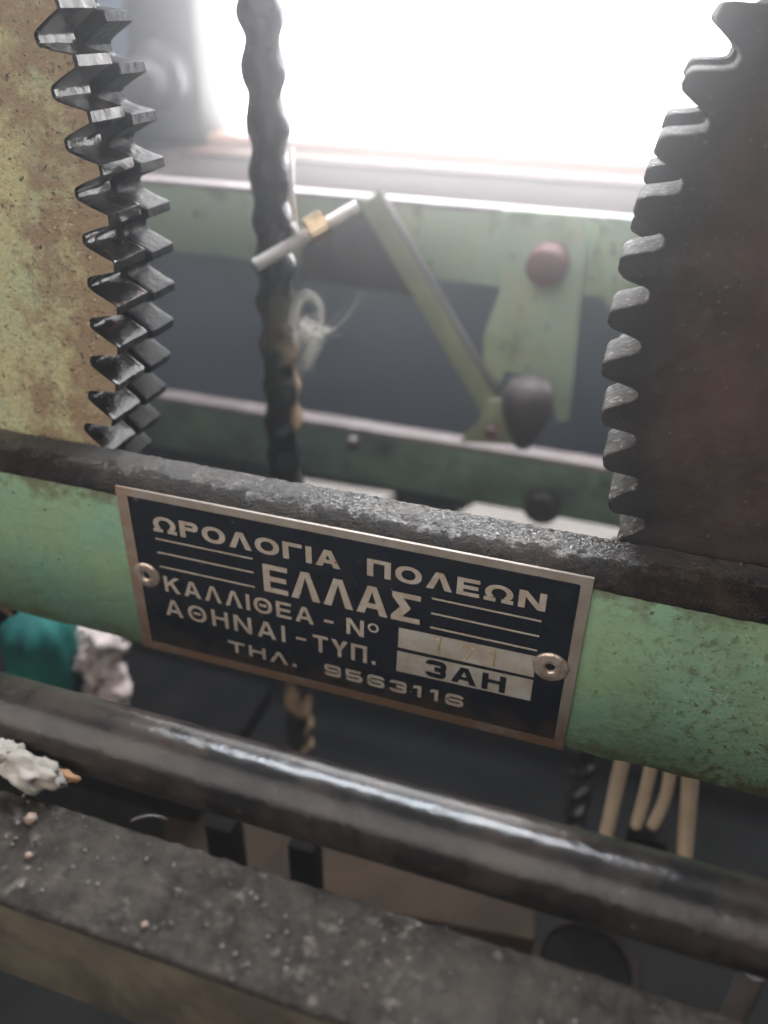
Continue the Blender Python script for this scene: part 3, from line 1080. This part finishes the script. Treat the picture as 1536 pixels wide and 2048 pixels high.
# ------------------------------------------------------------------ twisted greasy ropes
def rope(name, label, x, y, z0, z1, ra, rb, pitch, seed, mat, sway=0.0006, knob=0.0):
    bm = bmesh.new()
    N = 44
    rows = []
    steps = int((z1 - z0) / 0.0009)
    for i in range(steps + 1):
        z = z0 + (z1 - z0) * i / steps
        tw = 2 * math.pi * z / pitch
        ox = sway * noise.noise(Vector((0, seed, z * 25)))
        oy = sway * noise.noise(Vector((7, seed, z * 25)))
        row = []
        for k in range(N):
            a = 2 * math.pi * k / N
            rr = ra * rb / math.sqrt((rb * math.cos(a - tw)) ** 2 + (ra * math.sin(a - tw)) ** 2)
            q = Vector((math.cos(a) * rr, math.sin(a) * rr, z))
            rr *= 1 + knob * math.cos(2 * math.pi * z / 0.0128 + 0.5 * math.sin(z * 90))
            rr += 0.0008 * noise.noise(q * 150 + Vector((seed, 0, 0))) + 0.00025 * noise.noise(q * 420)
            row.append(bm.verts.new((x + ox + math.cos(a) * rr, y + oy + math.sin(a) * rr, z)))
        rows.append(row)
    for a, b in zip(rows, rows[1:]):
        for k in range(N):
            bm.faces.new((a[k], a[(k + 1) % N], b[(k + 1) % N], b[k]))
    bm.faces.new(rows[0][::-1])
    bm.faces.new(rows[-1])
    return tag(obj(name, bm, mat, None, 180, origin=(x, y, z1 - 0.15)), label, 'rope')


ROPE_Y = 0.100
rope('greasy_rope', 'thick black knobbly greasy rope hanging before the window', -0.0078, ROPE_Y, -0.16, 0.24, 0.0060, 0.0052, 0.0256, 1, M['rope'], knob=0.06)
pr = at(1160, 1575, y=0.085)
rope('greasy_rope', 'thin dark knotted rope hanging below the right end of the nameplate', pr.x, 0.085, -0.17, 0.0, 0.0052, 0.0028, 0.022, 8, M['rope'])

# ------------------------------------------------------------------ pull rod fixed across the rope
ra_, rb_ = at(510, 531, y=0.0885), at(716, 412, y=0.106)
pr_ = empty('pull_rod', ra_, 'pale steel rod with a brass nut crossing the thick rope', 'rod')
bm = bmesh.new()
tube(bm, [ra_, ra_.lerp(rb_, .5), rb_], 0.0019, 20)
obj('rod', bm, M['rod_steel'], pr_, 40)
cn = at(634, 455, y=ra_.lerp(rb_, .55).y)
dr = (rb_ - ra_).normalized()
bm = bmesh.new()
tube(bm, [cn - dr * 0.003, cn + dr * 0.003], 0.0044, 6)
bmesh.ops.bevel(bm, geom=list(bm.edges), offset=0.0005, segments=2, affect='EDGES')
obj('nut', bm, M['brass'], pr_, 40)
bm = bmesh.new()
cw = at(598, 468, y=ra_.lerp(rb_, .38).y)
tube(bm, [cw - dr * 0.0008, cw + dr * 0.0008], 0.0036, 24)
obj('washer', bm, M['rod_steel'], pr_, 40)
bm = bmesh.new()
t0 = at(590, 455, y=0.098)
tube(bm, [t0, t0 + Vector((-0.0006, 0, 0.010)), t0 + Vector((-0.001, 0.002, 0.021))], 0.0008, 12)
obj('tie_wire', bm, M['rod_steel'], pr_, 180)

# pale fluff caught on the rope
bm = bmesh.new()
rnd = random.Random(11)


def strand(pts, r):
    c = [Vector(p) for p in pts]
    n = 12
    out = []
    for i in range(n + 1):
        t = i / n
        q = list(c)
        while len(q) > 1:
            q = [q[j].lerp(q[j + 1], t) for j in range(len(q) - 1)]
        out.append(q[0])
    tube(bm, out, lambda t: r * (1 - .55 * t), 6)


def fp(px, py, dy=0.0):
    return at(px, py, y=0.094 + dy)


def gz(v):
    return rnd.gauss(0, v)


for i in range(24):                               # the drooping loop
    strand([fp(588 + gz(5), 648 + gz(12), gz(2) / 1000), fp(588 + gz(9), 590 + gz(18)), fp(620 + gz(12), 548 + gz(14)), fp(655 + gz(9), 596 + gz(14)),
            fp(650 + gz(10), 655 + gz(14)), fp(624 + gz(14), 680 + gz(16), gz(3) / 1000)], rnd.uniform(0.00003, 0.00007))
for i in range(110):                              # the denser knot below it
    cx_, cy_ = 618 + gz(16), 664 + gz(13)
    a_ = rnd.uniform(0, 6.28)
    l_ = rnd.uniform(14, 38)
    strand([fp(cx_ - l_ * math.cos(a_), cy_ - l_ * .6 * math.sin(a_), gz(3) / 1000), fp(cx_ + gz(12), cy_ + gz(12)), fp(cx_ + l_ * math.cos(a_), cy_ + l_ * .6 * math.sin(a_), gz(3) / 1000)], rnd.uniform(0.00003, 0.00007))
for i in range(60):                               # wisps trailing down
    strand([fp(620 + gz(12), 665 + gz(10)), fp(640 + gz(10), 690 + gz(10)), fp(622 + gz(12), 712 + gz(14)), fp(604 + gz(14), 735 + gz(18))], rnd.uniform(0.00003, 0.00007))
for i in range(7):
    strand([fp(630 + gz(6), 668 + gz(6)), fp(676 + gz(6), 664 + gz(6)), fp(694 + gz(6), 640 + gz(8)), fp(728 + gz(9), 588 + gz(14))], rnd.uniform(0.00003, 0.00007))
tag(obj('fluff_tuft', bm, M['fluff'], None, 180, origin=fp(610, 660)), 'pale wispy tuft of fluff caught on the thick rope below the rod', 'fluff')

# ------------------------------------------------------------------ machine frame behind
UY = 0.240
ub = empty('upper_back_rail', (0, UY, at(800, 400, y=UY).z), 'light green painted rail of the rear frame just below the window sill', 'rail')
zt = at(900, 412, y=UY).z
zb = at(800, 552, y=UY).z
bm = bmesh.new()
box(bm, (-0.40, UY, zb), (0.35, UY + 0.006, zt - 0.0012), 0.0008)
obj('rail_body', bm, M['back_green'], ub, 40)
bm = bmesh.new()
box(bm, (-0.40, UY - 0.001, zt - 0.0012), (0.35, UY + 0.008, zt + 0.001), 0.0007)
obj('top_flange', bm, M['edge_pink'], ub, 40)

LY = 0.222
lz1 = at(800, 872, y=LY).z
lz0 = at(800, 980, y=LY).z
lb = empty('lower_back_rail', (0, LY, lz0), 'dark oily green lower rail of the rear frame with a pale top edge', 'rail')
bm = bmesh.new()
box(bm, (-0.40, LY, lz0), (0.35, LY + 0.006, lz1 - 0.0022), 0.0008)
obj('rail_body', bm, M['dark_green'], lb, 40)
bm = bmesh.new()
box(bm, (-0.40, LY - 0.001, lz1 - 0.0022), (0.35, LY + 0.010, lz1 + 0.001), 0.001)
obj('top_flange', bm, M['edge_pink'], lb, 40)
for px, py, r in ((712, 882, 0.0042), (1085, 1010, 0.0085)):
    bm = bmesh.new()
    c = at(px, py, y=LY - 0.002)
    lathe(bm, [(0, -0.006), (r * .8, -0.0058), (r, -0.004), (r, 0.0015), (0, 0.0018)], c, 'y', 6 if r < .006 else 24)
    obj('bolt', bm, M['dark_metal'], lb, 30)

BY = 0.232
br = empty('hanging_bracket', at(1090, 537, y=BY), 'pale green tapered bracket plate with a red oxide knob hanging from the rear rail', 'bracket')
out = [(1003, 418), (1003, 466), (1000, 582), (968, 668), (966, 742), (1000, 770), (1012, 740), (1098, 772), (1114, 842), (1135, 843), (1143, 769), (1155, 651), (1167, 543), (1176, 430)]
bm = bmesh.new()
prism(bm, [at(px, py, y=BY) for px, py in out], (0, 0.003, 0), 0.0004)
obj('plate', bm, M['back_green'], br, 30)
bm = bmesh.new()
c = at(1090, 537, y=BY - 0.012)
r = 41 / F_PX * (c - CAM).dot(FW)
lathe(bm, [(0, -0.0005), (r * .8, 0), (r, 0.0015), (r, 0.014), (0, 0.0141)], c, 'y', 40)
obj('knob', bm, M['red_knob'], br, 50)
bm = bmesh.new()
prism(bm, [at(px, py, y=BY + 0.003) for px, py in [(1200, 432), (1280, 438), (1280, 620), (1212, 612), (1206, 560)]], (0, 0.003, 0), 0.0004)
obj('side_lug', bm, M['back_green'], br, 30)

DY = 0.214
ds = empty('diagonal_brace', at(985, 840, y=DY), 'olive diagonal strut running from the rod down to the lower rear rail', 'brace')
a, b = at(735, 398, y=DY), at(992, 838, y=DY)
d = (b - a).normalized()
nrm = Vector((d.z, 0, -d.x))
if nrm.x < 0:
    nrm = -nrm
wv = nrm * 0.0046
bm = bmesh.new()
prism(bm, [a - wv, a + wv, b + wv, b - wv], (0, 0.004, 0), 0.0005)
obj('strut', bm, M['brace_olive'], ds, 30)
bm = bmesh.new()
e0, e1 = a + wv * 1.02, b + wv * 1.02
prism(bm, [e0, e0 + nrm * 0.0010, e1 + nrm * 0.0010, e1], (0, 0.006, 0), 0.0003)
obj('edge_flange', bm, M['dark_sheet'], ds, 30)
bm = bmesh.new()
prism(bm, [at(px, py, y=DY + 0.0045) for px, py in [(602, 470), (700, 408), (738, 398), (880, 610), (800, 590), (600, 560)]], (0, 0.0025, 0), 0.0003)
obj('dark_sheet', bm, M['dark_sheet'], ds, 30)  # dark sheet standing in for shade on the rail left of the strut
bm = bmesh.new()
prism(bm, [at(px, py, y=DY - 0.002) for px, py in [(955, 850), (975, 800), (1010, 800), (1040, 862), (1030, 890), (915, 885)]], (0, 0.0015, 0), 0.0003)
obj('foot_plate', bm, M['brace_olive'], ds, 30)
bm = bmesh.new()
c = at(985, 862, y=DY - 0.003)
lathe(bm, [(0, -0.004), (0.0028, -0.0038), (0.0034, -0.0028), (0.0034, 0.0012), (0, 0.0014)], c, 'y', 6)
obj('bolt', bm, M['red_knob'], ds, 30)

c = at(1056, 800, y=0.205)
bm = bmesh.new()
lathe(bm, [(0, 0.0105), (0.0045, 0.0100), (0.0085, 0.0076), (0.0108, 0.0038), (0.0114, -0.001), (0.0106, -0.007), (0.0080, -0.014), (0.0046, -0.0205), (0.0030, -0.0228), (0, -0.0232)], c, 'z', 40)
tag(obj('conical_weight', bm, M['brown_metal'], None, 40, origin=c), 'dark rounded tapering steel weight beside the foot of the olive strut', 'weight')

# beige boxes on the floor beyond the lower rail
for pts, lab in (([(560, 950), (790, 985), (720, 1025), (560, 1010)], 'small beige box on the floor behind the thick rope'),
                 ([(915, 1025), (962, 1000), (1270, 1050), (1270, 1130), (915, 1085)], 'larger beige box on the floor beside the brown gear')):
    bm = bmesh.new()
    P0 = [at(px, py, z=-0.15) for px, py in pts]
    prism(bm, P0, (0, 0, FLOOR_Z + 0.15005), 0.0006)
    tag(obj('floor_box', bm, M['beige'], None, 30, origin=P0[0]), lab, 'box', 'beige boxes on the floor')

# ------------------------------------------------------------------ things seen below the beam
c = at(66, 1222, y=0.075)
bm = bmesh.new()
rr = 0.0145
lathe(bm, [(0, 0.0), (rr * .55, -0.001), (rr * .9, -0.004), (rr, -0.010), (rr, -0.045), (rr * .96, -0.050), (rr * .9, -0.055), (0, -0.055)], c, 'z', 40)
for v_ in bm.verts:
    d_ = v_.co - c
    v_.co += Vector((d_.x, d_.y, 0)) * (0.07 * math.sin(math.atan2(d_.y, d_.x) * 9 + d_.z * 60) + 0.05 * noise.noise(v_.co * 90))
tag(obj('teal_bottle', bm, M['teal'], None, 50, origin=c), 'teal green plastic bottle under the left end of the green bar', 'bottle')

sb_ = bmesh.new()
box(sb_, (-0.22, 0.05, c.z - 0.066), (-0.03, 0.12, c.z - 0.0552), 0.001)
tag(obj('shelf', sb_, M['soot'], None, 40, origin=(-0.12, 0.085, c.z - 0.06)), 'black shelf carrying the teal bottle under the left end of the bar', 'shelf')
bm = bmesh.new()
rnd = random.Random(3)
for i in range(60):
    px, py = rnd.uniform(150, 240), rnd.uniform(1270, 1470)
    lump(bm, at(px, py, y=0.075 + rnd.uniform(0, .012)), rnd.uniform(0.0022, 0.006), 3, 0.7, i)
c = at(195, 1370, y=0.08)
tag(obj('plaster_rubble', bm, M['plaster'], None, 180, origin=c), 'pinkish white crumbly plaster lump beside the teal bottle', 'rubble')


def cable(name, label, pix, y, r, parent=None, mat='cream', group='cream cables below the bar'):
    pts = [at(px, py, y=y) for px, py in pix]
    up = [pts[0] + Vector((0.002, 0, 0.08)), pts[0] + Vector((0.001, 0, 0.04))]
    dense = []
    n = 20
    for i in range(n + 1):
        t = i / n
        q = [p.copy() for p in pts]
        while len(q) > 1:
            q = [q[k].lerp(q[k + 1], t) for k in range(len(q) - 1)]
        dense.append(q[0])
    bm = bmesh.new()
    tube(bm, up + dense, r, 16)
    o = obj(name, bm, M[mat], parent, 180, origin=None if parent else dense[-1])
    if parent is None:
        tag(o, label, 'cable', group)
    return o


cable('cable', 'thick cream cable nearest the dark knotted rope, below the nameplate corner', [(1262, 1440), (1243, 1530), (1218, 1640), (1205, 1705)], 0.06, 0.0022)
cable('cable', 'thick straight cream cable farthest right below the green bar', [(1385, 1480), (1382, 1560), (1372, 1650), (1364, 1780)], 0.06, 0.0024)
con = empty('cable_pair', at(1290, 1660, y=0.06), 'pair of cream wires running into a dark connector block', 'cable', 'cream cables below the bar')
cable('wire', None, [(1312, 1460), (1303, 1540), (1288, 1600), (1272, 1652)], 0.06, 0.00185, con)
cable('wire', None, [(1340, 1480), (1344, 1570), (1330, 1610), (1304, 1652)], 0.06, 0.00175, con)
bm = bmesh.new()
c = at(1290, 1690, y=0.06)
box(bm, c + Vector((-0.0058, -0.004, -0.012)), c + Vector((0.0058, 0.004, 0.0066)), 0.001)
obj('connector_block', bm, M['soot'], con, 40)

TZ = -0.150
pts = [(330, 1500), (1078, 1690), (1070, 1880), (640, 1800), (330, 1700)]
P0 = [at(px, py, z=TZ) for px, py in pts]
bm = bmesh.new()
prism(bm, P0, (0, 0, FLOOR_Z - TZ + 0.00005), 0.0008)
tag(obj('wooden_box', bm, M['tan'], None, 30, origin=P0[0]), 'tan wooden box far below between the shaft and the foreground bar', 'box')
for px, wpx, lab in ((452, 56, 'dark upright post nearer the left standing on the tan box'), (612, 54, 'dark upright post farther right standing on the tan box')):
    c = at(px, 1680 if px < 500 else 1720, y=0.012)
    h = wpx / 2 / F_PX * (c - CAM).dot(FW)
    bm = bmesh.new()
    box(bm, (c.x - h, c.y - h, TZ), (c.x + h, c.y + h, c.z + 0.010), 0.0008)
    tag(obj('post', bm, M['soot'], None, 40, origin=(c.x, c.y, TZ)), lab, 'post', 'posts on the tan box')

c = at(1172, 1932, z=-0.125)
wl = empty('rimmed_wheel', c, 'dark wheel with a pale worn rim below the shaft', 'wheel')
bm = bmesh.new()
lathe(bm, [(0, -0.0015), (0.0125, -0.0015), (0.0132, -0.001), (0.0138, -0.001), (0.0138, -0.03), (0, -0.03)], c, 'z', 48)
obj('wheel_body', bm, M['soot'], wl, 40)
bm = bmesh.new()
lathe(bm, [(0.0139, -0.004), (0.0169, -0.004), (0.0173, -0.001), (0.0166, 0.0004), (0.0143, 0.0005), (0.0139, 0.0), (0.0139, -0.004)], c, 'z', 64)
obj('rim', bm, M['dull_rim'], wl, 60)
c = at(1503, 1955, z=-0.10)
bm = bmesh.new()
lathe(bm, [(0, 0.004), (0.003, 0.0035), (0.0036, 0.001), (0.0036, -0.11), (0, -0.11)], c, 'z', 20)
tag(obj('short_pin', bm, M['dark_sheet'], None, 50, origin=c), 'brownish upright pin in the lower right corner', 'pin')

# ------------------------------------------------------------------ haze volume added to imitate lens glare around the window
if GLARE_DENSITY > 0:
    bm = bmesh.new()
    box(bm, (-1.6, -0.30, FLOOR_Z - 1.0), (1.8, 1.1, 0.83))
    hz = obj('glare_haze', bm, [])
    hm = bpy.data.materials.new('glare_volume')
    hm.use_nodes = True
    nt = hm.node_tree
    nt.nodes.clear()
    o_ = nt.nodes.new('ShaderNodeOutputMaterial')
    v_ = nt.nodes.new('ShaderNodeVolumePrincipled')
    v_.inputs['Color'].default_value = (0.93, 0.95, 1.0, 1)
    v_.inputs['Density'].default_value = GLARE_DENSITY
    v_.inputs['Anisotropy'].default_value = GLARE_ANISO
    nt.links.new(v_.outputs[0], o_.inputs['Volume'])
    hz.data.materials.append(hm)
    tag(hz, kind='stuff')
